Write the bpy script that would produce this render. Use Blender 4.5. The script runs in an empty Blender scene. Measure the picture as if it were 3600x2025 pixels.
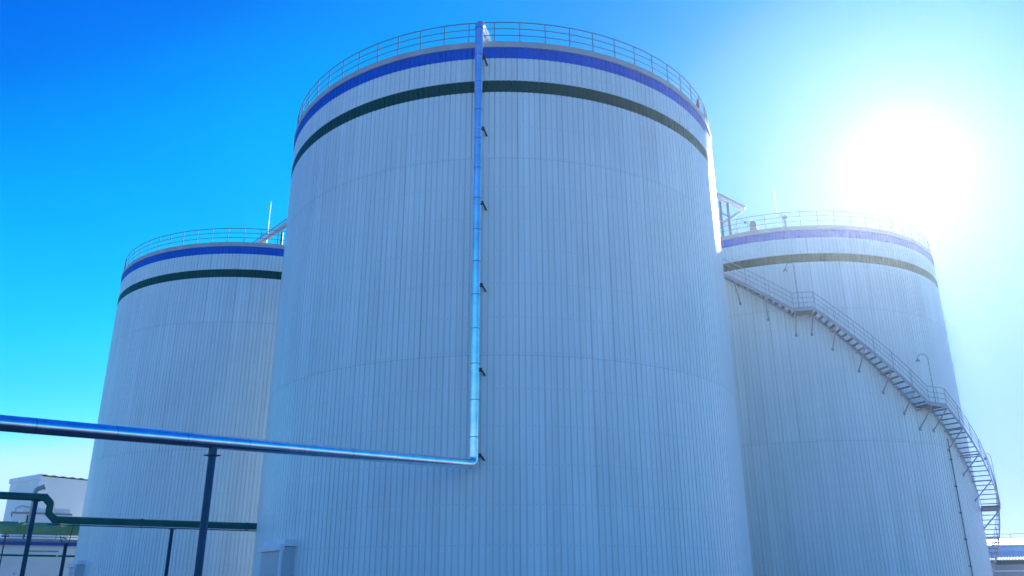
import bpy, math, random
from mathutils import Vector, Matrix
random.seed(7)
R_ = math.radians
scene = bpy.context.scene
col = scene.collection

# ------------------------------------------------------------------ camera
SUN_AZ, SUN_EL = R_(27.95), R_(25.6)          # azimuth clockwise from +Y
cam_d = bpy.data.cameras.new('camera')
cam = bpy.data.objects.new('camera', cam_d)
col.objects.link(cam)
cam_d.sensor_width = 36.0
cam_d.lens = 29.05
cam_d.clip_start = 0.1
cam_d.clip_end = 5000
cam.location = (0, 0, 1.7)
PITCH, ROLL = 0.35038, -0.00361
cam.matrix_world = Matrix.Translation((0, 0, 1.7)) @ Matrix.Rotation(math.pi/2 + PITCH, 4, 'X') @ Matrix.Rotation(ROLL, 4, 'Z')
scene.camera = cam

# ------------------------------------------------------------------ world and sun
sun_vec = Vector((math.sin(SUN_AZ)*math.cos(SUN_EL), math.cos(SUN_AZ)*math.cos(SUN_EL), math.sin(SUN_EL)))
world = bpy.data.worlds.new('World')
scene.world = world
world.use_nodes = True
wn, wl = world.node_tree.nodes, world.node_tree.links
wn.clear()
w_out = wn.new('ShaderNodeOutputWorld')
w_bg = wn.new('ShaderNodeBackground')
w_bg.inputs['Strength'].default_value = 0.1
sky = wn.new('ShaderNodeTexSky')
sky.sky_type = 'NISHITA'
sky.sun_disc = False
sky.sun_elevation = SUN_EL
sky.sun_rotation = SUN_AZ
sky.altitude = 0
sky.air_density = 1.0
sky.dust_density = 0.3
sky.ozone_density = 2.5
w_dn = wn.new('ShaderNodeVectorMath'); w_dn.operation = 'SCALE'; w_dn.inputs['Scale'].default_value = 0.1
w_cv = wn.new('ShaderNodeRGBCurve')            # deep saturated blue overhead, pale towards the horizon
for ci, pts in enumerate((
        ((0, 0), (0.112, 0.0), (0.175, 0.004), (0.22, 0.022), (0.30, 0.13), (0.381, 0.52), (0.65, 0.66), (1.0, 0.70)),
        ((0, 0), (0.10, 0.055), (0.191, 0.155), (0.22, 0.26), (0.25, 0.37), (0.291, 0.46), (0.40, 0.68), (0.547, 0.88), (0.67, 0.80), (1.0, 0.78)),
        ((0, 0), (0.18, 0.42), (0.345, 0.80), (0.48, 1.05), (0.65, 1.35), (1.0, 1.5)))):
    c_ = w_cv.mapping.curves[ci]
    w_cv.mapping.clip_max_y = 2.0
    c_.points[0].location = pts[0]; c_.points[1].location = pts[-1]
    for p_ in pts[1:-1]:
        c_.points.new(*p_)
w_cv.mapping.update()
w_up = wn.new('ShaderNodeVectorMath'); w_up.operation = 'SCALE'; w_up.inputs['Scale'].default_value = 8.9
wl.new(sky.outputs[0], w_dn.inputs[0])
wl.new(w_dn.outputs[0], w_cv.inputs['Color'])
wl.new(w_cv.outputs[0], w_up.inputs[0])
w_tc = wn.new('ShaderNodeTexCoord')
w_dot = wn.new('ShaderNodeVectorMath'); w_dot.operation = 'DOT_PRODUCT'
w_dot.inputs[1].default_value = sun_vec
w_ac = wn.new('ShaderNodeMath'); w_ac.operation = 'ARCCOSINE'; w_ac.use_clamp = False
wl.new(w_tc.outputs['Generated'], w_dot.inputs[0])
wl.new(w_dot.outputs['Value'], w_ac.inputs[0])


def halo(width, amount):
    """aureole of the sun: amount * exp(-angle / width)"""
    a = wn.new('ShaderNodeMath'); a.operation = 'MULTIPLY'; a.inputs[1].default_value = -1.0/width
    wl.new(w_ac.outputs[0], a.inputs[0])
    e = wn.new('ShaderNodeMath'); e.operation = 'EXPONENT'
    wl.new(a.outputs[0], e.inputs[0])
    m = wn.new('ShaderNodeMath'); m.operation = 'MULTIPLY'; m.inputs[1].default_value = amount
    wl.new(e.outputs[0], m.inputs[0])
    return m


h1, h2 = halo(0.030, 4.5), halo(0.11, 1.9)
w_add = wn.new('ShaderNodeMath'); w_add.operation = 'ADD'
wl.new(h1.outputs[0], w_add.inputs[0]); wl.new(h2.outputs[0], w_add.inputs[1])
w_mix = wn.new('ShaderNodeMix'); w_mix.data_type = 'RGBA'; w_mix.blend_type = 'ADD'
w_mix.inputs['Factor'].default_value = 1.0
w_hc = wn.new('ShaderNodeMix'); w_hc.data_type = 'RGBA'; w_hc.blend_type = 'MULTIPLY'
w_hc.inputs['Factor'].default_value = 1.0
w_hc.inputs['B'].default_value = (1.0, 0.97, 0.93, 1)
wl.new(w_add.outputs[0], w_hc.inputs['A'])
w_near = wn.new('ShaderNodeMapRange')            # bluer sky round the sun's aureole
w_near.inputs['From Min'].default_value = 0.20; w_near.inputs['From Max'].default_value = 0.75
w_near.inputs['To Min'].default_value = 1.0; w_near.inputs['To Max'].default_value = 0.0
w_near.interpolation_type = 'SMOOTHSTEP'
w_tint = wn.new('ShaderNodeMix'); w_tint.data_type = 'RGBA'; w_tint.blend_type = 'MULTIPLY'
w_tint.inputs['B'].default_value = (0.16, 0.52, 0.86, 1)
wl.new(w_ac.outputs[0], w_near.inputs['Value'])
wl.new(w_near.outputs['Result'], w_tint.inputs['Factor'])
wl.new(w_up.outputs[0], w_tint.inputs['A'])
wl.new(w_tint.outputs['Result'], w_mix.inputs['A'])
wl.new(w_hc.outputs['Result'], w_mix.inputs['B'])
w_nz = wn.new('ShaderNodeTexNoise'); w_nz.inputs['Scale'].default_value = 3.0; w_nz.inputs['Detail'].default_value = 5
w_map = wn.new('ShaderNodeMapping'); w_map.inputs['Scale'].default_value = (1.0, 1.0, 2.6)
w_mr = wn.new('ShaderNodeMapRange'); w_mr.inputs['From Min'].default_value = 0.3; w_mr.inputs['From Max'].default_value = 0.7
w_mr.inputs['To Min'].default_value = 0.955; w_mr.inputs['To Max'].default_value = 1.045
w_v = wn.new('ShaderNodeVectorMath'); w_v.operation = 'SCALE'
wl.new(w_tc.outputs['Generated'], w_map.inputs[0]); wl.new(w_map.outputs[0], w_nz.inputs['Vector'])
wl.new(w_nz.outputs['Fac'], w_mr.inputs['Value']); wl.new(w_mr.outputs['Result'], w_v.inputs['Scale'])
wl.new(w_mix.outputs['Result'], w_v.inputs[0])
wl.new(w_v.outputs[0], w_bg.inputs['Color'])
wl.new(w_bg.outputs[0], w_out.inputs['Surface'])

sun_d = bpy.data.lights.new('sun', 'SUN')
sun_d.energy = 4.6
sun_d.angle = R_(0.5)
sun_d.color = (1.0, 0.96, 0.90)
sun = bpy.data.objects.new('sun', sun_d)
col.objects.link(sun)
sun.location = sun_vec*300
sun.rotation_euler = sun_vec.to_track_quat('Z', 'Y').to_euler()

vs = scene.view_settings
vs.view_transform = 'Standard'
vs.look = 'None'
vs.gamma = 1.0
vs.exposure = 0.36

# ------------------------------------------------------------------ materials


def mat(name, color, rough=0.5, metal=0.0, spec=0.5, noise=None, bump=None):
    """procedural paint / metal: noise=(scale, amount) tints, bump=(scale, strength)"""
    m = bpy.data.materials.new(name)
    m.use_nodes = True
    n, l = m.node_tree.nodes, m.node_tree.links
    b = n['Principled BSDF']
    b.inputs['Base Color'].default_value = (*color, 1)
    b.inputs['Roughness'].default_value = rough
    b.inputs['Metallic'].default_value = metal
    b.inputs['Specular IOR Level'].default_value = spec
    tc = n.new('ShaderNodeTexCoord')
    if noise:
        t = n.new('ShaderNodeTexNoise'); t.inputs['Scale'].default_value = noise[0]; t.inputs['Detail'].default_value = 5
        l.new(tc.outputs['Object'], t.inputs['Vector'])
        r = n.new('ShaderNodeMapRange'); r.inputs['From Min'].default_value = 0.3; r.inputs['From Max'].default_value = 0.7
        r.inputs['To Min'].default_value = 1-noise[1]; r.inputs['To Max'].default_value = 1+noise[1]
        l.new(t.outputs['Fac'], r.inputs['Value'])
        x = n.new('ShaderNodeMix'); x.data_type = 'RGBA'; x.blend_type = 'MULTIPLY'; x.inputs['Factor'].default_value = 1
        x.inputs['A'].default_value = (*color, 1)
        l.new(r.outputs['Result'], x.inputs['B'])
        l.new(x.outputs['Result'], b.inputs['Base Color'])
    if bump:
        t2 = n.new('ShaderNodeTexNoise'); t2.inputs['Scale'].default_value = bump[0]; t2.inputs['Detail'].default_value = 3
        l.new(tc.outputs['Object'], t2.inputs['Vector'])
        bp = n.new('ShaderNodeBump'); bp.inputs['Strength'].default_value = bump[1]; bp.inputs['Distance'].default_value = 0.05
        l.new(t2.outputs['Fac'], bp.inputs['Height'])
        l.new(bp.outputs['Normal'], b.inputs['Normal'])
    return m


NRIB, PANELS = 300, 75


def cladding_mat(name, color, rough, seams=True, vary=0.06, spec=0.5):
    """profiled sheet metal: each panel a slightly different tone, rain streaks, overlap joints, screw rows"""
    m = bpy.data.materials.new(name)
    m.use_nodes = True
    n, l = m.node_tree.nodes, m.node_tree.links
    b = n['Principled BSDF']
    b.inputs['Roughness'].default_value = rough
    b.inputs['Specular IOR Level'].default_value = spec

    def M(op, a, c=None, d=None):
        q = n.new('ShaderNodeMath'); q.operation = op
        for i, v in enumerate((a, c, d)):
            if v is None:
                continue
            if isinstance(v, (int, float)):
                q.inputs[i].default_value = v
            else:
                l.new(v, q.inputs[i])
        return q.outputs[0]
    tc = n.new('ShaderNodeTexCoord')
    sp = n.new('ShaderNodeSeparateXYZ'); l.new(tc.outputs['Object'], sp.inputs[0])
    x, y, z = sp.outputs
    ang = M('ARCTAN2', y, x)
    u = M('MULTIPLY', ang, PANELS/(2*math.pi))
    course = M('ADD', M('GREATER_THAN', z, 10.42), M('GREATER_THAN', z, 19.21))
    pid = M('ADD', M('FLOOR', u), M('MULTIPLY', course, 131.0))
    wnz = n.new('ShaderNodeTexWhiteNoise'); wnz.noise_dimensions = '1D'
    l.new(pid, wnz.inputs['W'])
    tone = M('MULTIPLY_ADD', wnz.outputs['Value'], vary, 1-vary/2)
    cv = n.new('ShaderNodeCombineXYZ')
    l.new(M('MULTIPLY', ang, 45.0), cv.inputs[0]); l.new(M('MULTIPLY', z, 0.12), cv.inputs[1])
    st = n.new('ShaderNodeTexNoise'); st.inputs['Scale'].default_value = 1.0; st.inputs['Detail'].default_value = 4
    l.new(cv.outputs[0], st.inputs['Vector'])
    streak = M('MULTIPLY_ADD', st.outputs['Fac'], 0.30, 0.85)
    big = n.new('ShaderNodeTexNoise'); big.inputs['Scale'].default_value = 0.22; big.inputs['Detail'].default_value = 3
    l.new(tc.outputs['Object'], big.inputs['Vector'])
    cloud = M('MULTIPLY_ADD', big.outputs['Fac'], 0.16, 0.92)
    f = M('MULTIPLY', M('MULTIPLY', tone, streak), cloud)
    if seams:
        fr = M('FRACT', M('ADD', u, 0.0))
        jd = M('MINIMUM', fr, M('SUBTRACT', 1.0, fr))
        joint = M('LESS_THAN', jd, 0.022)
        jn = M('MULTIPLY', joint, M('MULTIPLY', M('POWER', wnz.outputs['Value'], 2.5), 0.38))
        f = M('MULTIPLY', f, M('SUBTRACT', 1.0, jn))
        gr = M('FRACT', M('ADD', M('MULTIPLY', u, 4.0), 0.5))
        gin = M('LESS_THAN', M('ABSOLUTE', M('SUBTRACT', gr, 0.5)), 0.12)
        f = M('MULTIPLY', f, M('SUBTRACT', 1.0, M('MULTIPLY', gin, 0.11)))
        sd = M('MINIMUM', M('ABSOLUTE', M('SUBTRACT', z, 10.42)), M('ABSOLUTE', M('SUBTRACT', z, 19.21)))
        sn = M('MULTIPLY', M('LESS_THAN', sd, 0.018), 0.16)
        f = M('MULTIPLY', f, M('SUBTRACT', 1.0, sn))
        zr = M('FRACT', M('DIVIDE', M('SUBTRACT', z, 0.3), 1.46))
        rr = M('FRACT', M('MULTIPLY', u, 4.0))
        dot = M('MULTIPLY', M('LESS_THAN', zr, 0.02), M('LESS_THAN', M('ABSOLUTE', M('SUBTRACT', rr, 0.5)), 0.10))
        f = M('MULTIPLY', f, M('SUBTRACT', 1.0, M('MULTIPLY', dot, 0.28)))
    mx = n.new('ShaderNodeMix'); mx.data_type = 'RGBA'; mx.blend_type = 'MULTIPLY'; mx.inputs['Factor'].default_value = 1
    mx.inputs['A'].default_value = (*color, 1)
    l.new(f, mx.inputs['B'])
    l.new(mx.outputs['Result'], b.inputs['Base Color'])
    l.new(M('MULTIPLY_ADD', st.outputs['Fac'], 0.16, rough-0.08), b.inputs['Roughness'])
    oc = n.new('ShaderNodeTexNoise'); oc.inputs['Scale'].default_value = 1.3; oc.inputs['Detail'].default_value = 2
    l.new(tc.outputs['Object'], oc.inputs['Vector'])
    bp = n.new('ShaderNodeBump'); bp.inputs['Strength'].default_value = 0.35; bp.inputs['Distance'].default_value = 0.03
    l.new(oc.outputs['Fac'], bp.inputs['Height'])
    l.new(bp.outputs['Normal'], b.inputs['Normal'])
    return m


def jacket_mat(name, color, rough, axis=(0, 0, 1), lap=1.42, metal=0.8, line=(0.10, 0.11, 0.13, 1)):
    """aluminium jacket with dark lap lines every lap metres along axis"""
    m = mat(name, color, rough, metal, 0.5, noise=(2.2, 0.10), bump=(1.6, 0.20))
    n, l = m.node_tree.nodes, m.node_tree.links
    b = n['Principled BSDF']
    src = b.inputs['Base Color'].links[0].from_socket
    tc = n.new('ShaderNodeTexCoord')
    d = n.new('ShaderNodeVectorMath'); d.operation = 'DOT_PRODUCT'; d.inputs[1].default_value = axis
    l.new(tc.outputs['Object'], d.inputs[0])
    q = n.new('ShaderNodeMath'); q.operation = 'PINGPONG'; q.inputs[1].default_value = lap/2
    l.new(d.outputs['Value'], q.inputs[0])
    c = n.new('ShaderNodeMath'); c.operation = 'LESS_THAN'; c.inputs[1].default_value = 0.014
    l.new(q.outputs[0], c.inputs[0])
    x = n.new('ShaderNodeMix'); x.data_type = 'RGBA'; x.inputs['B'].default_value = line
    l.new(c.outputs[0], x.inputs['Factor']); l.new(src, x.inputs['A'])
    l.new(x.outputs['Result'], b.inputs['Base Color'])
    return m


MT = dict(
    clad=cladding_mat('pale_grey_cladding', (0.82, 0.89, 0.83), 0.36),
    blue=cladding_mat('blue_cladding', (0.0, 0.125, 0.60), 0.45, seams=False, vary=0.16, spec=0.2),
    green=cladding_mat('dark_green_cladding', (0.0, 0.075, 0.055), 0.45, seams=False, vary=0.16, spec=0.2),
    coping=mat('coping', (0.50, 0.48, 0.46), 0.5, noise=(1.2, 0.10)),
    roof=mat('roof_sheet', (0.62, 0.62, 0.62), 0.45, noise=(0.6, 0.08)),
    rail=mat('galvanised_rail', (0.10, 0.16, 0.28), 0.5, 0.2, noise=(4, 0.10)),
    jacket=jacket_mat('aluminium_jacket', (0.86, 0.87, 0.88), 0.22),
    clamp=mat('black_clamp', (0.015, 0.016, 0.018), 0.55, noise=(9, 0.2)),
    post=mat('dark_teal_paint', (0.006, 0.085, 0.155), 0.45, 0.0, 0.22, noise=(3, 0.15)),
    dgreen=mat('dark_green_pipe_paint', (0.002, 0.11, 0.10), 0.40, 0.0, 0.22, noise=(2, 0.15)),
    pgreen=mat('faded_green_duct_paint', (0.12, 0.30, 0.14), 0.5, noise=(0.8, 0.22)),
    stair=mat('galvanised_stair', (0.40, 0.41, 0.44), 0.5, 0.3, noise=(3, 0.12)),
    tread=mat('stair_grating', (0.16, 0.165, 0.18), 0.6, 0.3, noise=(6, 0.2)),
    white=mat('white_wall_panel', (0.87, 0.88, 0.80), 0.5, noise=(0.35, 0.06)),
    trim=mat('white_trim', (0.87, 0.87, 0.86), 0.45, noise=(1.5, 0.05)),
    bband=mat('blue_eave_paint', (0.01, 0.07, 0.36), 0.45, noise=(1, 0.12)),
    bwall=mat('pale_blue_wall_panel', (0.30, 0.56, 0.86), 0.5, noise=(0.5, 0.08)),
    gwall=mat('grey_wall_panel', (0.30, 0.34, 0.40), 0.6, noise=(0.4, 0.12)),
    groof=mat('grey_roof_edge', (0.30, 0.30, 0.31), 0.55, noise=(1.0, 0.18)),
    wroof=mat('white_roof_sheet', (0.80, 0.80, 0.80), 0.45, noise=(0.7, 0.06)),
    pgrey=mat('pale_grey_green_paint', (0.33, 0.42, 0.36), 0.5, noise=(1.5, 0.15)),
    dark=mat('dark_metal', (0.03, 0.033, 0.04), 0.5, 0.2, noise=(5, 0.2)),
    vent=mat('vent_grey', (0.32, 0.33, 0.34), 0.5, 0.3, noise=(4, 0.15)),
    pipe=mat('pale_steel_pipe', (0.62, 0.63, 0.66), 0.35, 0.6, noise=(3, 0.08)),
    red=mat('red_paint', (0.55, 0.02, 0.03), 0.4, noise=(6, 0.1)),
    lamp=mat('lamp_grey', (0.25, 0.26, 0.28), 0.4, 0.4, noise=(6, 0.1)),
)


def ground_mat():
    m = bpy.data.materials.new('concrete_yard')
    m.use_nodes = True
    n, l = m.node_tree.nodes, m.node_tree.links
    b = n['Principled BSDF']
    b.inputs['Roughness'].default_value = 0.85
    tc = n.new('ShaderNodeTexCoord')
    t = n.new('ShaderNodeTexNoise'); t.inputs['Scale'].default_value = 0.15; t.inputs['Detail'].default_value = 8
    l.new(tc.outputs['Object'], t.inputs['Vector'])
    br = n.new('ShaderNodeTexBrick'); br.inputs['Scale'].default_value = 0.2; br.inputs['Mortar Size'].default_value = 0.006
    br.inputs['Color1'].default_value = (1, 1, 1, 1); br.inputs['Color2'].default_value = (0.93, 0.93, 0.93, 1); br.inputs['Mortar'].default_value = (0.45, 0.45, 0.45, 1)
    br.offset = 0
    l.new(tc.outputs['Object'], br.inputs['Vector'])
    cr = n.new('ShaderNodeValToRGB')
    cr.color_ramp.elements[0].position = 0.3; cr.color_ramp.elements[0].color = (0.34, 0.34, 0.335, 1)
    cr.color_ramp.elements[1].position = 0.7; cr.color_ramp.elements[1].color = (0.46, 0.455, 0.44, 1)
    l.new(t.outputs['Fac'], cr.inputs[0])
    x = n.new('ShaderNodeMix'); x.data_type = 'RGBA'; x.blend_type = 'MULTIPLY'; x.inputs['Factor'].default_value = 1
    l.new(cr.outputs[0], x.inputs['A']); l.new(br.outputs['Color'], x.inputs['B'])
    l.new(x.outputs['Result'], b.inputs['Base Color'])
    return m


MT['ground'] = ground_mat()

# ------------------------------------------------------------------ mesh builder


class MB:
    def __init__(self):
        self.v, self.f, self.s = [], [], []

    def add(self, verts, faces, smooth=False):
        o = len(self.v)
        self.v += [tuple(p) for p in verts]
        self.f += [tuple(i+o for i in fc) for fc in faces]
        self.s += [smooth]*len(faces)
        return self

    def box(self, c, size, ax=None):
        """box centred on c; ax = (ex, ey, ez) unit vectors"""
        c = Vector(c)
        ex, ey, ez = ax if ax else (Vector((1, 0, 0)), Vector((0, 1, 0)), Vector((0, 0, 1)))
        a, b, d = (Vector(e)*s/2 for e, s in zip((ex, ey, ez), size))
        vs_ = [c+i*a+j*b+k*d for k in (-1, 1) for j in (-1, 1) for i in (-1, 1)]
        return self.add(vs_, [(0, 2, 3, 1), (4, 5, 7, 6), (0, 1, 5, 4), (2, 6, 7, 3), (0, 4, 6, 2), (1, 3, 7, 5)])

    def prism(self, base, top):
        n = len(base)
        return self.add(list(base)+list(top), [tuple(range(n-1, -1, -1)), tuple(range(n, 2*n))] +
                        [(i, (i+1) % n, n+(i+1) % n, n+i) for i in range(n)])

    def tube(self, pts, r, seg=10, caps=True, closed=False, smooth=True):
        pts = [Vector(p) for p in pts]
        n = len(pts)
        rs = r if isinstance(r, (list, tuple)) else [r]*n
        tang = []
        for i in range(n):
            if closed:
                t = (pts[(i+1) % n]-pts[i]).normalized()+(pts[i]-pts[i-1]).normalized()
            elif i == 0:
                t = pts[1]-pts[0]
            elif i == n-1:
                t = pts[-1]-pts[-2]
            else:
                t = (pts[i+1]-pts[i]).normalized()+(pts[i]-pts[i-1]).normalized()
            tang.append(t.normalized())
        up = Vector((0, 0, 1)) if abs(tang[0].z) < 0.9 else Vector((0, 1, 0))
        nx = tang[0].cross(up).normalized()
        V = []
        for i in range(n):
            t = tang[i]
            nx = (nx-t*nx.dot(t)).normalized()
            ny = t.cross(nx)
            # widen mitres so that a bend keeps its bore
            k = 1.0
            if 0 < i < n-1 and not closed:
                ca = max(0.3, (pts[i+1]-pts[i]).normalized().dot(t))
                k = 1/ca
                bend = ((pts[i+1]-pts[i]).normalized()-(pts[i]-pts[i-1]).normalized())
                bd = bend.normalized() if bend.length > 1e-4 else None
            else:
                bd = None
            for j in range(seg):
                a = 2*math.pi*j/seg
                p = nx*math.cos(a)*rs[i]+ny*math.sin(a)*rs[i]
                if bd is not None:
                    p = p+bd*p.dot(bd)*(k-1)
                V.append(pts[i]+p)
        F = []
        m = n if closed else n-1
        for i in range(m):
            for j in range(seg):
                a, b = i*seg+j, i*seg+(j+1) % seg
                c, d = ((i+1) % n)*seg+(j+1) % seg, ((i+1) % n)*seg+j
                F.append((a, d, c, b))
        self.add(V, F, smooth)
        if caps and not closed:
            self.add(V[:seg], [tuple(range(seg))])
            self.add(V[-seg:], [tuple(range(seg-1, -1, -1))])
        return self

    def build(self, name, material, parent=None, base=None):
        """base: world position of the object's origin (vertices are world coordinates)"""
        if base is None:
            base = parent.matrix_world.translation if parent else Vector((0, 0, 0))
        base = Vector(base)
        me = bpy.data.meshes.new(name)
        me.from_pydata([tuple(Vector(p)-base) for p in self.v], [], self.f)
        me.polygons.foreach_set('use_smooth', self.s)
        me.materials.append(material)
        me.update()
        o = bpy.data.objects.new(name, me)
        col.objects.link(o)
        if parent:
            o.parent = parent
            o.location = base-parent.matrix_world.translation
        else:
            o.location = base
        o.matrix_world = Matrix.Translation(base)
        return o


def arc(pc, pa, pb, r, n=6):
    """round the corner pc between pa and pb"""
    pc, pa, pb = Vector(pc), Vector(pa), Vector(pb)
    a, b = (pa-pc).normalized(), (pb-pc).normalized()
    half = a.angle(b)/2
    d = r/math.tan(half)
    s, e = pc+a*d, pc+b*d
    cen = pc+(a+b).normalized()*(r/math.sin(half))
    va, vb = s-cen, e-cen
    th = va.angle(vb)
    return [cen+(va*math.sin((1-t)*th)+vb*math.sin(t*th))/math.sin(th) for t in [i/n for i in range(n+1)]]


def thing(name, label, cat, loc, group=None):
    o = bpy.data.objects.new(name, None)
    col.objects.link(o)
    o.empty_display_size = 0.5
    o.location = loc
    o.matrix_world = Matrix.Translation(loc)
    o['label'] = label
    o['category'] = cat
    if group:
        o['group'] = group
    return o


def tag(o, label, cat, group=None):
    o['label'] = label
    o['category'] = cat
    if group:
        o['group'] = group
    return o


def dup(root, loc, label):
    def cp(o, parent):
        c = o.copy()
        col.objects.link(c)
        c.parent = parent
        for ch in [q for q in o.children]:
            cp(ch, c)
        return c
    r = cp(root, None)
    r.location = loc
    r['label'] = label
    return r


def pol(c, r, deg, z):
    a = R_(deg)
    return Vector((c[0]+r*math.cos(a), c[1]+r*math.sin(a), z))


zz = Vector((0, 0, 1))
# ------------------------------------------------------------------ ground
g = MB()
g.add([(-600, -600, 0), (600, -600, 0), (600, 600, 0), (-600, 600, 0)], [(0, 1, 2, 3)])
go = g.build('ground', MT['ground'])
go['kind'] = 'structure'
g = MB()  # unseen dark sheet added to darken the reflection under the silver pipe
g.add([(-60, 6, 0.004), (-1, 6, 0.004), (-1, 27.5, 0.004), (-60, 27.5, 0.004)], [(0, 1, 2, 3)])
go = g.build('added_dark_sheet', mat('dark_reflection_sheet', (0.045, 0.046, 0.05), 0.85, noise=(0.8, 0.25)))
go['kind'] = 'structure'

# ------------------------------------------------------------------ tanks
CM = Vector((-0.485, 43.554, 0))
CL = Vector((-20.160, 66.521, 0))
CR = Vector((21.402, 63.943, 0))
TR = 12.0
Z_SEAM1, Z_SEAM2 = 10.42, 19.21
Z_GB, Z_GT, Z_BB, Z_BT, Z_RIM = 22.53, 23.13, 24.31, 24.89, 25.21


def corrugated(mb, c, r, z0, z1, depth=0.030, lip=0.0):
    """vertical sheet with narrow recessed grooves"""
    prof = []
    p = 2*math.pi/NRIB
    w, sl = 0.044/r, 0.014/r
    for k in range(NRIB):
        a = k*p
        prof += [(a-w/2-sl, r), (a-w/2, r-depth), (a+w/2, r-depth), (a+w/2+sl, r)]
    n = len(prof)
    V = []
    for z in (z0, z1):
        V += [(c[0]+q*math.cos(a), c[1]+q*math.sin(a), z) for a, q in prof]
    F = [(i, (i+1) % n, n+(i+1) % n, n+i) for i in range(n)]
    mb.add(V, F)


def ring(mb, c, prof, seg=240, smooth=False):
    """lathe a closed (r, z) profile"""
    n = len(prof)
    V = []
    for k in range(seg):
        a = 2*math.pi*k/seg
        V += [(c[0]+r*math.cos(a), c[1]+r*math.sin(a), z) for r, z in prof]
    F = []
    for k in range(seg):
        for i in range(n):
            a, b = k*n+i, k*n+(i+1) % n
            F.append((a, ((k+1) % seg)*n+i, ((k+1) % seg)*n+(i+1) % n, b))
    mb.add(V, F, smooth)


def make_tank(c, label):
    t = thing('storage_tank', label, 'storage tank', c, 'pale grey storage tanks with blue and green bands')
    m = MB()
    ring(m, c, [(TR+0.35, 0.0), (TR+0.35, 0.25), (TR-0.2, 0.25), (TR-0.2, 0.0)], 120)
    m.build('foundation', MT['groof'], t)
    m = MB()
    corrugated(m, c, TR-0.010, 0.25, Z_SEAM1)
    corrugated(m, c, TR-0.005, Z_SEAM1-0.08, Z_SEAM2)
    corrugated(m, c, TR, Z_SEAM2-0.08, Z_GB)
    m.build('cladding', MT['clad'], t)
    m = MB(); corrugated(m, c, TR+0.004, Z_GB, Z_GT)
    m.build('green_band', MT['green'], t)
    m = MB(); corrugated(m, c, TR, Z_GT, Z_BB)
    m.build('upper_cladding', MT['clad'], t)
    m = MB(); corrugated(m, c, TR+0.004, Z_BB, Z_BT)
    m.build('blue_band', MT['blue'], t)
    m = MB()
    ring(m, c, [(TR-0.1, Z_BT), (TR+0.035, Z_BT), (TR+0.05, Z_BT+0.02), (TR+0.05, Z_RIM-0.03), (TR+0.03, Z_RIM), (TR-0.25, Z_RIM), (TR-0.25, Z_BT)], 240)
    m.build('roof_coping', MT['coping'], t)
    m = MB()
    seg = 96
    V = [pol(c, TR-0.2, 360*k/seg, Z_RIM-0.12) for k in range(seg)]+[Vector((c[0], c[1], Z_RIM+0.55))]
    m.add(V, [(k, (k+1) % seg, seg) for k in range(seg)], True)
    m.build('roof', MT['roof'], t)
    # railing round the roof edge
    rr = TR-0.06
    m = MB()
    for h, r in ((1.10, 0.024), (0.745, 0.019), (0.385, 0.019)):
        m.tube([pol(c, rr, 360*k/128, Z_RIM+h) for k in range(128)], r, 6, closed=True)
    rl = m.build('railing', MT['rail'], t)
    pm = None
    for k in range(64):
        base = pol(c, rr, -96.96+k*5.625, Z_RIM)
        if pm is None:
            q = MB()
            q.tube([base, base+Vector((0, 0, 1.115))], 0.023, 6)
            q.box(base+Vector((0, 0, 0.012)), (0.10, 0.10, 0.02))
            pm = q.build('railing_post', MT['rail'], rl, base)
        else:
            o = pm.copy(); col.objects.link(o); o.parent = rl
            o.location = base-Vector(c)
    return t


tank = make_tank(CM, 'large grey cylindrical tank nearest the viewer with a silver pipe down its face')
dup(tank, CL, 'grey cylindrical tank standing farther back behind the green pipe, leftmost tank')
dup(tank, CR, 'grey cylindrical tank wrapped by a spiral staircase, under the sun')

# ------------------------------------------------------------------ porches over the tank manholes


def make_porch(c, label):
    d = Vector((math.cos(R_(-145)), math.sin(R_(-145)), 0))     # outwards
    s = Vector((d.y, -d.x, 0))                                  # along the wall, towards the viewer's left
    s = Vector((-0.574, 0.819, 0))
    inner = CM+Vector((-8.28, -8.685, 0))-CM+Vector(c)
    p0 = inner+d*0.56                                            # right front corner
    W, ZF = 2.35, 3.36
    t = thing('access_porch', label, 'porch', p0+s*W/2, 'porches on the tank walls')
    # corrugated front
    m = MB()
    n = 10
    V, F = [], []
    for i in range(n):
        u0 = W*i/n
        for du, dd in ((0.0, 0.0), (0.05, -0.02), (0.09, -0.02), (0.14, 0.0)):
            q = p0+s*(u0+du)+d*dd
            V += [q+Vector((0, 0, 0.05)), q+Vector((0, 0, ZF))]
    q = p0+s*W
    V += [q+Vector((0, 0, 0.05)), q+Vector((0, 0, ZF))]
    F = [(2*i, 2*i+1, 2*i+3, 2*i+2) for i in range(len(V)//2-1)]
    m.add(V, F)
    m.build('front_wall', MT['clad_flat'], t)
    for off in (0.0, W):
        m = MB()
        a = p0+s*off
        b = a-d*1.6
        th = s*(0.03 if off == 0 else -0.03)
        base = [a, b, b+th, a+th]
        top = [q_+Vector((0, 0, ZF)) for q_ in base]
        m.prism(base, top)
        m.build('side_wall', MT['clad_flat'], t)
    m = MB()                                                    # corner trim
    m.box(p0+Vector((0, 0, ZF/2))+d*0.02, (0.09, 0.12, ZF-0.02), (d, s, Vector((0, 0, 1))))
    m.build('corner_trim', MT['trim'], t)
    m = MB()                                                    # flat roof slab with a deep white fascia
    m.box(p0+s*W/2-d*0.62+zz*(ZF+0.155), (1.10, W+0.16, 0.27), (d, s, zz))
    m.box(p0+s*(W/2+0.02)+d*0.035+zz*(ZF-0.02), (0.20, W+0.26, 0.24), (d, s, zz))
    m.build('porch_roof', MT['trim'], t)
    return t


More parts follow.
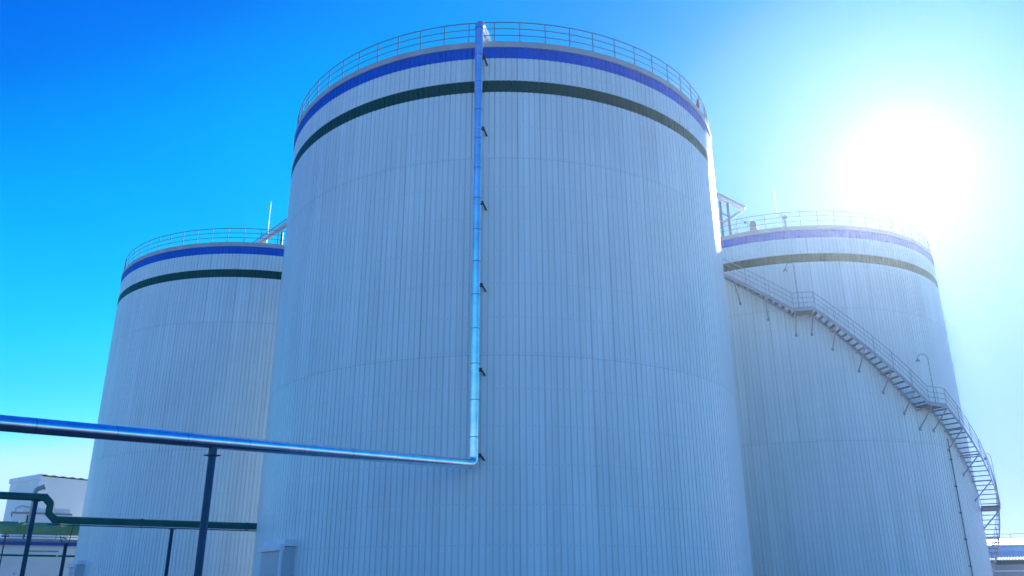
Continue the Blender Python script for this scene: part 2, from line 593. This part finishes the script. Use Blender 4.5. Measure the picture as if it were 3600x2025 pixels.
MT['clad_flat'] = mat('pale_grey_sheet', (0.56, 0.575, 0.59), 0.4, noise=(1.2, 0.06))
porch = make_porch(CM, 'small grey lean-to porch at the foot of the nearest tank, white roof edge')
dup(porch, Vector(porch.location)+CL-CM, 'small grey lean-to porch at the foot of the leftmost tank, white roof edge')

# ------------------------------------------------------------------ silver pipe on the nearest tank
RA = -94.4
pr0 = 12.46
elbow = pol(CM, pr0, RA, 6.09)
hdir = (Vector((-11.473, 18.435, 5.256))-elbow).normalized()
t = thing('insulated_pipe', 'silver metal jacketed pipe running down the nearest tank and off to the left', 'pipe', pol(CM, pr0, RA, 0))
PD = 0.182


def jacketed(mb, pts, r, lap=1.05):
    """sheet-metal jacket: sections with a slightly raised lap at every joint"""
    a, b = Vector(pts[0]), Vector(pts[1])
    L = (b-a).length
    d = (b-a)/L
    n = max(1, round(L/lap))
    for i in range(n):
        s0, s1 = L*i/n, L*(i+1)/n
        q = r*(1+random.uniform(-0.008, 0.008))
        mb.tube([a+d*(s0+0.03), a+d*(s1+0.004)], q, 24, caps=False)
        mb.tube([a+d*s0, a+d*(s0+0.045)], r+0.003, 24)


ztop = 25.55
m = MB(); jacketed(m, (elbow+Vector((0, 0, 0.30)), pol(CM, pr0, RA, ztop)), PD)
m.build('riser', MT['jacket'], t)
m = MB()
tp = pol(CM, pr0, RA, ztop+0.42)
inn = pol(CM, pr0-1.25, RA+1.2, ztop+0.42)
dn = inn+Vector((0, 0, -0.75))
pts = [pol(CM, pr0, RA, ztop)]+arc(tp, pol(CM, pr0, RA, ztop), inn, 0.38, 8)+arc(inn, tp, dn, 0.38, 8)+[dn]
m.tube(pts, PD+0.012, 24)
m.build('top_bend', MT['jacket'], t)
m = MB()
bend = [elbow+Vector((0, 0, 0.31))]+arc(elbow, elbow+Vector((0, 0, 1)), elbow+hdir, 0.27, 8)+[elbow+hdir*0.31]
m.tube(bend, PD+0.006, 24)
m.build('lower_bend', MT['jacket'], t)
m = MB(); jacketed(m, (elbow+hdir*0.30, elbow+hdir*32), PD+0.004, 1.02)
m.build('horizontal_run', jacket_mat('aluminium_jacket_run', (0.84, 0.85, 0.86), 0.15, hdir, 1.9, 0.96, (0.55, 0.56, 0.58, 1)), t)
rad = (pol((0, 0), 1, RA, 0))
tan = Vector((-rad.y, rad.x, 0))
for z in (24.03, 20.40, 16.84, 13.20, 9.70, 6.42):
    c0 = pol(CM, pr0, RA, z)
    m = MB()
    m.tube([c0+Vector((0, 0, -0.03)), c0+Vector((0, 0, 0.03))], PD+0.012, 24)
    m.build('pipe_strap', MT['jacket'], t)
    m = MB()
    m.box(c0+tan*(PD+0.035), (0.12, 0.10, 0.14), (rad, tan, Vector((0, 0, 1))))
    a = c0+tan*(PD+0.05)+Vector((0, 0, 0.02))
    b = pol(CM, TR-0.02, RA, z)+tan*(PD+0.15)+Vector((0, 0, -0.10))
    m.tube([a, b], 0.040, 6)
    m.box(b-rad*0.02, (0.04, 0.10, 0.26), (rad, tan, Vector((0, 0, 1))))
    m.build('pipe_bracket', MT['clamp'], t)

# post carrying the horizontal run
pp = elbow+hdir*((Vector((-8.158, 22.632, 5.508))-elbow).dot(hdir))
t = thing('pipe_support', 'thick dark teal steel post carrying the silver pipe', 'post', (pp.x, pp.y, 0))
m = MB()
hh = Vector((hdir.x, hdir.y, 0)).normalized()
perp = Vector((-hh.y, hh.x, 0))
ax = (hh, perp, Vector((0, 0, 1)))
pz = pp.z-PD
m.tube([(pp.x, pp.y, 0.03), (pp.x, pp.y, pz-0.20)], 0.098, 20)
m.build('post', MT['post'], t)
m = MB(); m.box((pp.x, pp.y, pz-0.189), (0.33, 0.33, 0.022), ax)
m.build('cap_plate', MT['post'], t)
m = MB()
m.box((pp.x, pp.y, pz-0.08), (0.15, 0.17, 0.196), ax)
m.build('saddle', MT['post'], t)
m = MB(); m.box((pp.x, pp.y, 0.015), (0.5, 0.5, 0.03), ax)
m.build('base_plate', MT['post'], t)

# ------------------------------------------------------------------ dark green pipe with its posts
gd = Vector((-8.268, -4.984, 0)).normalized()
ga = Vector((-21.30, 39.18, 4.807))
GR = 0.168
gs = ga-gd*13.2
up = 0.97
ch = 0.28
gt = ga+Vector((0, 0, up))
pts = [gs, ga-gd*ch, ga+Vector((0, 0, ch)), gt-Vector((0, 0, ch)), gt+gd*ch, gt+gd*14]
t = thing('green_pipe', 'dark green pipe stepping up with mitred bends in front of the leftmost tank', 'pipe', (ga.x, ga.y, 0))
m = MB(); m.tube(pts, GR, 20, smooth=True); m.build('pipe', MT['dgreen'], t)
for q, dd in ((gs+gd*4.2, gd), (gs+gd*9.2, gd), (gt+gd*4.0, gd)):
    m = MB()
    m.tube([q-dd*0.04, q+dd*0.04], GR+0.02, 20)
    m.build('joint_collar', MT['dgreen'], t)
m = MB(); m.box(ga-gd*6.5+Vector((0, 0, -GR-0.05)), (13.0, 0.06, 0.05), (gd, Vector((-gd.y, gd.x, 0)), Vector((0, 0, 1))))
m.build('carrier_angle', MT['post'], t)


def pipe_post(x, y, top, w, label, m_=None):
    t = thing('pipe_post', label, 'post', (x, y, 0), 'thin posts under the pipes')
    ax = (gd, Vector((-gd.y, gd.x, 0)), Vector((0, 0, 1)))
    q = MB()
    f_ = w*0.16
    q.box((x, y, top/2), (w, f_, top-0.04), ax)
    for sg in (-1, 1):
        q.box(Vector((x, y, top/2))+gd*sg*(w/2-f_/2), (f_, w, top-0.044), ax)
    q.build('shaft', m_ or MT['post'], t)
    q = MB(); q.box((x, y, top-0.01), (w*1.9, w*1.9, 0.02), ax)
    q.build('head_plate', m_ or MT['post'], t)
    q = MB(); q.box((x, y, 0.01), (w*2.2, w*2.2, 0.02), ax)
    q.build('foot_plate', m_ or MT['post'], t)
    return t


q = gt+gd*0.62
pipe_post(q.x, q.y, 5.777-GR, 0.19, 'dark post under the raised left end of the green pipe')
q = Vector((-16.73, 42.134, 0))
pipe_post(q.x, q.y, 4.807-GR-0.08, 0.15, 'thin dark post under the low stretch of green pipe, before the leftmost tank')
t = pipe_post(-23.6, 45.6, 4.09, 0.17, 'dark post before the white wall, thin rod rising from its top')
m = MB(); m.tube([(-23.5, 45.66, 4.09), (-23.42, 45.70, 5.15)], 0.022, 6)
m.tube([(-23.75, 45.5, 4.09), (-23.9, 45.45, 4.42), (-23.6, 45.6, 4.30)], 0.02, 6)
m.build('rod', MT['dark'], t)

# ------------------------------------------------------------------ big pale green duct behind
pa, pb = Vector((-40.95, 68.72, 6.56)), Vector((-36.09, 71.40, 6.55))
pd = (pb-pa).normalized()
t = thing('green_duct', 'wide faded green duct running level in front of the white buildings', 'duct', (pa.x, pa.y, 0))
m = MB()
P, Q = [], []
for i in range(12):
    s0, s1 = -14+i*3.0, -14+(i+1)*3.0
    P += [pa+pd*s0, pa+pd*(s0+0.10), pa+pd*(s0+0.12), pa+pd*(s1-0.002)]
    Q += [0.50, 0.50, 0.465, 0.465]
m.tube(P, Q, 28)
m.build('duct', MT['pgreen'], t)
for s in (-10.5, 8.0):
    q = pa+pd*s
    m = MB(); m.box((q.x, q.y, 3.04), (0.3, 0.3, 6.06), (pd, Vector((-pd.y, pd.x, 0)), Vector((0, 0, 1))))
    m.build('support_post', MT['dgreen'], t)
b = pa+pd*1.92+zz*0.40
tpv = Vector((b.x, b.y, 9.62)); ot = tpv+Vector((0.50, 0.24, 0.24))
m = MB()
m.tube([b]+arc(tpv, b, ot, 0.26, 8)+[ot], 0.19, 18)
m.build('vent_stack', MT['pgrey'], t)
m = MB(); m.tube([ot-(ot-tpv).normalized()*0.10, ot+(ot-tpv).normalized()*0.03], 0.215, 18)
m.build('vent_rim', MT['vent'], t)

# thin dark green pipe along the low wall
t = thing('thin_green_pipe', 'thin dark green pipe running along the low white wall', 'pipe', (-43.66, 74.09, 0))
a, b = Vector((-43.66, 74.09, 4.65)), Vector((-38.79, 76.76, 4.63))
d = (b-a).normalized()
m = MB(); m.tube([a-d*12, b+d*9], 0.085, 12)
m.build('pipe', MT['dgreen'], t)
m = MB()
for s in (-8, -2.5, 3.65, 9):
    q = a+d*s
    m.box((q.x+0.3, q.y+0.55, q.z), (0.10, 1.1, 0.12), (d, Vector((-d.y, d.x, 0)), Vector((0, 0, 1))))
m.build('wall_bracket', MT['trim'], t)

# ------------------------------------------------------------------ low white building with a blue eave
ld = Vector((0.887, 0.462, 0)).normalized()
lp = Vector((-ld.y, ld.x, 0))
lo = Vector((-45.85, 77.45, 0))
t = thing('low_building', 'low white building with a blue eave stripe behind the thin pipes', 'building', lo)


def wallbox(mb, o, d, p, x0, x1, y0, y1, z0, z1):
    c = o+d*(x0+x1)/2+p*(y0+y1)/2+zz*(z0+z1)/2
    mb.box(c, (x1-x0, y1-y0, z1-z0), (d, p, zz))


m = MB(); wallbox(m, lo, ld, lp, -12, 22, 0, 14, 0, 5.66)
m.build('wall', MT['white'], t)
m = MB(); wallbox(m, lo, ld, lp, -12, 22, -0.30, 14.3, 5.66, 5.95)
m.build('eave_stripe', MT['bband'], t)
m = MB()
wallbox(m, lo, ld, lp, -12, 22, -0.12, 14.1, 5.95, 6.22)
m.build('parapet', MT['groof'], t)
m = MB()
for h, r in ((6.42, 0.035), (6.62, 0.03)):
    m.tube([lo+ld*-12+zz*h+lp*0.1, lo+ld*22+zz*h+lp*0.1], r, 6)
for i in range(18):
    q = lo+ld*(-11.8+i*2)+lp*0.1
    m.tube([q+zz*6.22, q+zz*6.62], 0.03, 6)
m.build('roof_rail', MT['rail'], t)
m = MB(); wallbox(m, lo, ld, lp, 2.2, 4.6, -0.05, 0, 5.10, 5.22)
m.build('wall_slot', MT['vent'], t)

# ------------------------------------------------------------------ tall white building
K = Vector((-53.8, 95.9, 0))
wa = Vector((0.60, 0.80, 0)); wb = Vector((-0.80, 0.60, 0))
ZW = 14.1
t = thing('tall_white_building', 'tall white windowless building with a wavy sheet roof edge, left of the tanks', 'building', K)
m = MB()
m.prism([K, K+wa*24, K+wa*24+wb*7.6, K+wb*7.6], [q+zz*ZW for q in (K, K+wa*24, K+wa*24+wb*7.6, K+wb*7.6)])
m.build('wall', MT['white'], t)
m = MB()                                     # corrugated roof sheet, ribs across the long side
n = 200
V = []
for i in range(n+1):
    s = -0.02+24.3*i/n
    h = 0.045*math.sin(2*math.pi*s/1.05)
    for w_ in (-0.30, 7.6):
        for th in (0.0, 0.05):
            V.append(K+wa*s+wb*w_+zz*(ZW+0.10+h+th))
F = []
for i in range(n):
    o = 4*i
    F += [(o, o+4, o+6, o+2), (o+1, o+3, o+7, o+5), (o, o+1, o+5, o+4), (o+2, o+6, o+7, o+3)]
F += [(0, 2, 3, 1), (4*n, 4*n+1, 4*n+3, 4*n+2)]
m.add(V, F)
m.build('roof', MT['groof'], t)
m = MB()
m.prism([K+wa*-0.10+wb*-0.05, K+wa*0.02+wb*-0.05, K+wa*0.02+wb*7.7, K+wa*-0.10+wb*7.7],
        [K+wa*-0.10+wb*-0.05, K+wa*0.02+wb*-0.05, K+wa*0.02+wb*7.7, K+wa*-0.10+wb*7.7])
m = MB()
m.box(K+wa*-0.06+wb*3.8+zz*(ZW-0.03), (0.14, 7.9, 0.55), (wa, wb, zz))
m.build('verge_trim', MT['trim'], t)
m = MB()
m.box(K+wa*-0.05+wb*-0.05+zz*ZW/2, (0.16, 0.16, ZW-0.5), (wa, wb, zz))
m.build('corner_trim', MT['trim'], t)

# flat-roofed annex in front of its end wall
AX = Vector((-52.6, 89.7, 0))
t = thing('annex', 'small white flat roofed annex at the end of the tall white building', 'annex', AX)
aa = Vector((0.865, 0.50, 0)); ab = Vector((-0.50, 0.865, 0))
m = MB(); wallbox(m, AX, aa, ab, 0, 5.5, 0, 5, 0, 9.45); m.build('wall', MT['white'], t)
m = MB(); wallbox(m, AX, aa, ab, -0.15, 5.6, -0.15, 5.1, 9.45, 9.62); m.build('roof', MT['groof'], t)
m = MB(); wallbox(m, AX, aa, ab, 0.9, 5.4, 0.5, 4.5, 9.62, 10.15); m.build('parapet', MT['white'], t)
m = MB()
q = AX+aa*0.2+ab*0.3+zz*9.62
m.tube([q, q+zz*0.35, q+aa*0.5+zz*0.62, q+aa*1.3+zz*0.55], 0.09, 8)
m.build('roof_pipe', MT['pipe'], t)
m = MB(); wallbox(m, AX, aa, ab, 1.35, 1.5, -0.10, 0, 0.0, 9.3); m.build('downpipe', MT['dark'], t)

# cooling fins unit seen under the duct
t = thing('louvred_unit', 'small dark finned unit under the green duct at the far left', 'vent unit', (-42.7, 72.33, 0))
m = MB()
fx = Vector((0.86, 0.5, 0)); fy = Vector((-0.5, 0.86, 0))
c0 = Vector((-42.66, 72.36, 0))
for i in range(5):
    m.box(c0+fx*(i-2)*0.1+zz*6.24, (0.05, 0.35, 0.32), (fx, fy, zz))
m.box(c0+zz*6.06, (0.55, 0.4, 0.05), (fx, fy, zz))
m.build('fins', MT['dark'], t)
m = MB(); m.box(c0+zz*3.02, (0.10, 0.10, 6.02), (fx, fy, zz)); m.build('stand', MT['dark'], t)
m = MB()
m.tube([c0+zz*6.05+fy*0.6, c0+zz*7.22+fy*0.6], 0.05, 8)
m.box(c0+zz*7.26+fy*0.6, (0.36, 0.3, 0.14), (fx, fy, zz))
m.box(c0+zz*6.05+fy*0.4, (0.1, 0.5, 0.06), (fx, fy, zz))
m.build('cap', MT['dark'], t)

# white marker post
t = thing('marker_post', 'short slim white post at the bottom left before the low white wall', 'post', (-29.75, 52.1, 0))
m = MB(); m.tube([(-29.75, 52.1, 0.0), (-29.75, 52.1, 2.68)], 0.07, 10); m.build('shaft', MT['trim'], t)
m = MB(); m.tube([(-29.75, 52.1, 2.68), (-29.75, 52.1, 2.74)], 0.05, 10); m.build('cap', MT['vent'], t)

# ------------------------------------------------------------------ building on the right, beyond the tanks
rv = Vector((53.9, 95.9, 0)).normalized()
rd = Vector((rv.y, -rv.x, 0))
ro = rv*110
t = thing('blue_building', 'low building with a blue wall and white sheet roof at the far right', 'building', ro)
m = MB(); wallbox(m, ro, rd, rv, -22, 22, 4.0, 18, 0, 6.3); m.build('wall', MT['bwall'], t)
m = MB()
n = 150
V = []
for i in range(n+1):
    s = -22.4+44.8*i/n
    h = 0.05*math.sin(2*math.pi*s/0.6)
    for w_, z_ in ((3.6, 6.30), (3.6, 6.40), (11.0, 7.30), (11.0, 7.40)):
        V.append(ro+rd*s+rv*w_+zz*(z_+h))
F = []
for i in range(n):
    o = 4*i
    F += [(o, o+4, o+5, o+1), (o+1, o+5, o+7, o+3), (o+2, o+3, o+7, o+6), (o, o+2, o+6, o+4)]
m.add(V, F); m.build('roof', MT['wroof'], t)
m = MB(); wallbox(m, ro, rd, rv, -22.2, 22.2, 5.6, 5.75, 6.66, 6.80); m.build('roof_stripe', MT['bband'], t)
m = MB()
for h in (7.45, 7.9):
    m.tube([ro+rd*-22+rv*11+zz*h, ro+rd*22+rv*11+zz*h], 0.035, 6)
for i in range(16):
    q = ro+rd*(-21+2.8*i)+rv*11
    m.tube([q+zz*7.3, q+zz*7.9], 0.035, 6)
m.build('roof_rail', MT['vent'], t)

t = thing('lean_to_canopy', 'white ribbed lean-to roof on grey walls before the blue building', 'canopy', ro)
m = MB(); wallbox(m, ro, rd, rv, -21, 21, 0, 3.9, 0, 4.15); m.build('wall', MT['gwall'], t)
m = MB(); wallbox(m, ro, rd, rv, -21, 21, -0.06, 0, 3.42, 3.52); m.build('wall_strip', MT['trim'], t)
m = MB()
n = 300
V = []
for i in range(n+1):
    s = -21.5+43.0*i/n
    h = 0.05 if i % 2 else -0.02
    for w_, z_ in ((-0.9, 4.55), (-0.9, 4.62), (3.98, 5.55), (3.98, 5.62)):
        V.append(ro+rd*(s+(0.0 if w_ < 0 else 0.0))+rv*w_+zz*(z_+h))
F = []
for i in range(n):
    o = 4*i
    F += [(o, o+4, o+5, o+1), (o+1, o+5, o+7, o+3), (o+2, o+3, o+7, o+6), (o, o+2, o+6, o+4)]
m.add(V, F); m.build('roof', MT['wroof'], t)

# ------------------------------------------------------------------ spiral stair round the right tank
RI, RO = TR+0.10, TR+1.15
FL = [(-140.0, 25.05, -103.3, 18.85, 21), (-97.7, 18.85, -67.4, 12.75, 20), (-60.5, 12.75, -30.5, 6.95, 21), (-24.0, 6.95, 8.0, 0.3, 22)]
LD = [(-147.0, -140.0, 25.05), (-103.3, -97.7, 18.85), (-67.4, -60.5, 12.75), (-30.5, -24.0, 6.95)]
t = thing('spiral_staircase', 'long grey steel staircase winding down the right tank with landings', 'staircase', CR+Vector((TR*math.cos(R_(8)), TR*math.sin(R_(8)), 0)))


def helix(r, f, dz=0.0, n=24):
    a0, z0, a1, z1 = f[:4]
    return [pol(CR, r, a0+(a1-a0)*i/n, z0+(z1-z0)*i/n+dz) for i in range(n+1)]


def ribbon(mb, r, f, z_lo, z_hi, th, n=24):
    """a stringer: plate of thickness th following the flight"""
    V = []
    for i in range(n+1):
        a = f[0]+(f[2]-f[0])*i/n
        z = f[1]+(f[3]-f[1])*i/n
        V += [pol(CR, r, a, z+z_lo), pol(CR, r+th, a, z+z_lo), pol(CR, r+th, a, z+z_hi), pol(CR, r, a, z+z_hi)]
    F = []
    for i in range(n):
        o = 4*i
        for k in range(4):
            F.append((o+k, o+(k+1) % 4, o+4+(k+1) % 4, o+4+k))
    F += [(0, 3, 2, 1), (4*n, 4*n+1, 4*n+2, 4*n+3)]
    mb.add(V, F)


for f in FL:
    m = MB(); ribbon(m, RI-0.03, f, -0.20, 0.06, 0.03); m.build('inner_stringer', MT['stair'], t)
    m = MB(); ribbon(m, RO, f, -0.20, 0.06, 0.03); m.build('outer_stringer', MT['stair'], t)
    n = f[4]
    for i in range(n):
        u = (i+0.5)/n
        a = f[0]+(f[2]-f[0])*u
        z = f[1]+(f[3]-f[1])*u
        da = 0.115/12.6*180/math.pi
        V = []
        for zz_ in (z-0.05, z-0.012):
            V += [pol(CR, RI, a-da, zz_), pol(CR, RO, a-da, zz_), pol(CR, RO, a+da, zz_), pol(CR, RI, a+da, zz_)]
        m = MB(); m.prism(V[:4], V[4:])
        m.build('tread', MT['tread'], t, pol(CR, RI, a, z))
for a0, a1, z in LD:
    m = MB()
    n = 6
    base = [pol(CR, RI-0.05, a0+(a1-a0)*i/n, z-0.10) for i in range(n+1)]+[pol(CR, RO+0.03, a1+(a0-a1)*i/n, z-0.10) for i in range(n+1)]
    top = [q+Vector((0, 0, 0.10)) for q in base]
    m.prism(base, top)
    ld_ = m.build('landing', MT['tread'], t)
    m = MB()
    ribbon(m, RO+0.035, (a0, z, a1, z), -0.16, 0.10, 0.02, 6)
    m.build('landing_fascia', MT['stair'], t)
# handrail on the outer side
RH = RO+0.04
m = MB()
for h, r in ((1.10, 0.022), (0.74, 0.016), (0.40, 0.016)):
    pts = []
    for i, l_ in enumerate(LD):
        if i:
            pts += helix(RH, FL[i-1], h)[1:-1]
        pts += [pol(CR, RH, l_[0], l_[2]+h), pol(CR, RH, (l_[0]+l_[1])/2, l_[2]+h), pol(CR, RH, l_[1], l_[2]+h)]
    pts += helix(RH, FL[3], h)[1:]
    m.tube(pts, r, 6)
hr = m.build('handrail', MT['stair'], t)
posts = []
for f in FL:
    k = 6
    for i in range(k+1):
        u = i/k
        posts.append((f[0]+(f[2]-f[0])*u, f[1]+(f[3]-f[1])*u))
for l_ in LD:
    posts.append(((l_[0]+l_[1])/2, l_[2]))
pm = None
for a, z in posts:
    b = pol(CR, RH, a, z-0.05)
    if pm is None:
        q = MB(); q.tube([b, b+Vector((0, 0, 1.16))], 0.019, 6)
        pm = q.build('handrail_post', MT['stair'], hr, b)
        horg = Vector(hr.matrix_world.translation)
    else:
        o = pm.copy(); col.objects.link(o); o.parent = hr; o.location = b-horg
# brackets: beam under the stair and a strut back to the wall


def flight_z(a):
    for l_ in LD:
        if l_[0]-0.1 <= a <= l_[1]+0.1:
            return l_[2]
    for f in FL:
        if f[0] <= a <= f[2]:
            return f[1]+(f[3]-f[1])*(a-f[0])/(f[2]-f[0])
    return 0


for a in (-136, -127, -118.9, -110.7, -102.9, -98.2, -92.5, -85.3, -78.4, -72, -66.8, -60.7, -54.6, -47.0, -39.2, -30.3, -24.2, -16, -8):
    z = flight_z(a)-0.2
    m = MB()
    o_, i_ = pol(CR, RO, a, z), pol(CR, TR-0.01, a, z)
    rd_ = (o_-i_).normalized(); tn = Vector((-rd_.y, rd_.x, 0))
    m.box((o_+i_)/2-zz*0.03, ((o_-i_).length, 0.07, 0.09), (rd_, tn, zz))
    s0 = o_-zz*0.06; s1 = pol(CR, TR-0.01, a, z-1.25)
    dd = (s1-s0).normalized()
    m.box((s0+s1)/2, ((s1-s0).length, 0.06, 0.06), (dd, tn, dd.cross(tn)))
    m.box(s1+rd_*0.02, (0.03, 0.16, 0.20), (rd_, tn, zz))
    m.build('stair_bracket', MT['stair'], t)

# gooseneck lamps standing on the landings


def stair_lamp(a, z, label, h=2.95, spread=0.62):
    b = pol(CR, RH+0.03, a, z)
    t = thing('stair_lamp', label, 'lamp', b, 'gooseneck lamps on the stair landings')
    tn = Vector((math.sin(R_(a)), -math.cos(R_(a)), 0))
    sd = (tn*0.7-pol((0, 0), 1, a, 0)*0.5).normalized()
    m = MB()
    m.tube([b, b+zz*h]+[b+zz*(h+0.34*math.sin(q*math.pi/5))+sd*(spread/2)*(1-math.cos(q*math.pi/5)) for q in range(1, 5)]+[b+sd*spread+zz*(h-0.02)], 0.019, 8)
    m.build('pole', MT['lamp'], t)
    m = MB()
    e = b+sd*spread+zz*(h-0.02)
    m.tube([e+zz*0.03, e-zz*0.02, e-zz*0.13], [0.04, 0.07, 0.15], 14)
    m.build('lamp_shade', MT['lamp'], t)
    m = MB(); m.tube([e-zz*0.13, e-zz*0.17], [0.09, 0.06], 12); m.build('bulb_cover', MT['trim'], t)


stair_lamp(-101.9, 18.85, 'thin gooseneck lamp on the topmost visible stair landing')
stair_lamp(-65.2, 12.75, 'thin gooseneck lamp on the middle stair landing against the tank')
stair_lamp(-28.5, 6.95, 'thin gooseneck lamp on the lowest landing, seen against the sky', 3.2)

# conduit down the right tank wall
t = thing('cable_conduit', 'thin dark conduit clipped vertically down the right tank below the stairs', 'conduit', pol(CR, TR+0.04, -54.2, 0))
m = MB(); m.tube([pol(CR, TR+0.05, -54.2, 0.3), pol(CR, TR+0.05, -54.2, 10.9)], 0.022, 8); m.build('tube', MT['dark'], t)
for z in (9.55, 7.85, 6.2, 4.6, 3.0, 1.4):
    q = pol(CR, TR+0.02, -54.2, z)
    er = pol((0, 0), 1, -54.2, 0)
    m = MB(); m.box(q, (0.07, 0.24, 0.05), (er, Vector((-er.y, er.x, 0)), zz)); m.build('clip', MT['dark'], t)

# ------------------------------------------------------------------ things on the tank roofs


def antenna(x, y, z0, z1, label):
    t = thing('antenna_rod', label, 'antenna', (x, y, z0), 'rods on the tank roofs')
    zm = z0+(z1-z0)*0.62
    m = MB(); m.tube([(x, y, z0), (x, y, zm)], 0.020, 6); m.build('mast', MT['pipe'], t)
    m = MB(); m.tube([(x, y, zm), (x, y, z1)], 0.011, 6); m.build('tip', MT['pipe'], t)


antenna(-18.1, 56.15, 25.2, 29.2, 'tall thin rod on the leftmost tank roof')
antenna(18.78, 53.2, 25.2, 28.7, 'tall thin rod on the roof of the tank with the stairs')
antenna(-1.1, 32.1, 25.2, 26.05, 'short thin rod behind the roof railing of the nearest tank')


def at_r(a, r, z):
    return pol(CR, r, a, z)


# boxy vent
b = at_r(-112.3, 11.5, 25.13)
t = thing('roof_vent', 'squat grey roof vent with domed top on the tank with stairs', 'roof vent', b)
m = MB(); m.tube([b, b+zz*0.72], [0.26, 0.22], 18); m.build('body', MT['vent'], t)
m = MB(); m.tube([b+zz*0.72, b+zz*0.80, b+zz*0.92, b+zz*0.97], [0.27, 0.27, 0.19, 0.05], 18); m.build('hood', MT['vent'], t)
# slim vent
b = at_r(-101.4, 11.5, 25.13)
t = thing('breather_pipe', 'slim pale upright pipe with capped top on the tank with stairs', 'vent pipe', b)
m = MB(); m.tube([b, b+zz*0.85], 0.085, 14); m.build('stem', MT['pipe'], t)
m = MB(); m.tube([b+zz*0.85, b+zz*0.90, b+zz*1.08, b+zz*1.13], [0.10, 0.16, 0.16, 0.08], 16); m.build('cap', MT['vent'], t)
# bent roof lamp
b = at_r(-117.6, 11.75, 25.2)
t = thing('roof_lamp', 'bent thin lamp with dark head by the roof railing', 'lamp', b)
sd = Vector((0.95, -0.3, 0)).normalized()
m = MB(); m.tube([b, b+zz*0.95, b+zz*1.18+sd*0.10, b+zz*1.2+sd*0.28, b+zz*0.92+sd*0.55], 0.02, 6); m.build('pole', MT['lamp'], t)
m = MB(); e = b+zz*0.92+sd*0.55; m.tube([e+zz*0.03-sd*0.03, e-zz*0.10+sd*0.08], [0.05, 0.11], 12); m.build('lamp_shade', MT['dark'], t)

# red fire extinguisher hung at the railing of the nearest tank
b = pol(CM, TR-0.02, -31.2, Z_RIM+0.05)
t = thing('fire_extinguisher', 'small red extinguisher by the roof railing of the nearest tank', 'extinguisher', b)
m = MB(); m.tube([b, b+zz*0.03, b+zz*0.40, b+zz*0.47], [0.06, 0.085, 0.085, 0.03], 14); m.build('bottle', MT['red'], t)
m = MB(); m.tube([b+zz*0.47, b+zz*0.54], 0.03, 8); m.box(b+zz*0.55, (0.14, 0.03, 0.02)); m.build('valve', MT['dark'], t)

# pipe bridge from the nearest tank to the left tank
t = thing('pipe_bridge', 'pale pipe bridge coming down onto the leftmost tank roof, thin rail above', 'pipe bridge', (-16.6, 55.2, 25.2))
a, b = Vector((-10.01, 46.91, 26.45)), Vector((-19.8, 58.2, 26.45))
d = (b-a).normalized()
m = MB(); m.tube([Vector((a.x, a.y, 25.3)), a, b], 0.12, 14); m.build('pipe', MT['pipe'], t)
m = MB(); m.box((a+b)/2-zz*0.22, ((b-a).length, 0.16, 0.14), (d, Vector((-d.y, d.x, 0)), zz)); m.build('carrier_beam', MT['coping'], t)
m = MB(); m.tube([a+zz*0.32, b+zz*0.32], 0.035, 8); m.build('cable_pipe', MT['rail'], t)
for q in (Vector((-16.75, 55.25, 0)), Vector((-16.1, 55.0, 0))):
    m = MB(); m.box((q.x, q.y, 25.70), (0.14, 0.14, 1.16)); m.build('trestle_post', MT['rail'], t)

# pipe loop above the right tank
t = thing('pipe_loop', 'pale pipes bending in a sharp loop on steel posts, beside the nearest tank', 'pipe loop', (15.1, 53.9, 25.2))
z = 28.2
A = Vector((8.42, 47.88, z)); B = Vector((17.35, 55.6, z)); C_ = Vector((15.45, 59.6, z))
for k, off in enumerate((0.0, 0.20)):
    m = MB()
    dz_ = Vector((0, 0, -off))
    A2, B2, C2 = A+dz_, B+dz_-Vector((0.25, 0.12, 0))*k, C_+dz_
    m.tube([Vector((A2.x, A2.y, 25.3)), A2]+arc(B2, A2, C2, 0.38, 8)+[C2], 0.10 if k == 0 else 0.085, 14)
    m.build('pipe', MT['pipe'], t)
m = MB()
dd = (B-A).normalized()
m.box((A+B)/2+zz*0.14, ((B-A).length, 0.24, 0.05), (dd, Vector((-dd.y, dd.x, 0)), zz))
m.build('cable_tray', MT['pipe'], t)
for q, zt in ((Vector((15.0, 53.85, 0)), 28.0), (Vector((15.62, 54.15, 0)), 28.0)):
    m = MB(); m.box((q.x, q.y, (25.12+zt)/2), (0.15, 0.15, zt-25.12)); m.build('post', MT['rail'], t)
m = MB(); m.tube([(15.0, 53.85, 27.1), (15.62, 54.15, 26.9)], 0.05, 8); m.build('cross_bar', MT['rail'], t)
m = MB(); m.tube([(14.7, 53.4, 26.3), (16.9, 55.6, 26.05), (17.6, 56.2, 25.6)], 0.06, 10); m.build('lower_pipe', MT['pipe'], t)

# ------------------------------------------------------------------ haze volume added to veil the right tank as lens glare does
hm = bpy.data.materials.new('glare_haze_air')
hm.use_nodes = True
hn, hl = hm.node_tree.nodes, hm.node_tree.links
hn.clear()
ho = hn.new('ShaderNodeOutputMaterial')
hv = hn.new('ShaderNodeVolumePrincipled')
hv.inputs['Color'].default_value = (0.78, 0.92, 1.0, 1)
hv.inputs['Density'].default_value = 0.0005
hv.inputs['Anisotropy'].default_value = 0.83
hl.new(hv.outputs[0], ho.inputs['Volume'])
m = MB(); m.box((0, 0, 15.5), (1230, 1230, 33))
hz = m.build('glare_haze', hm)
hz['kind'] = 'stuff'
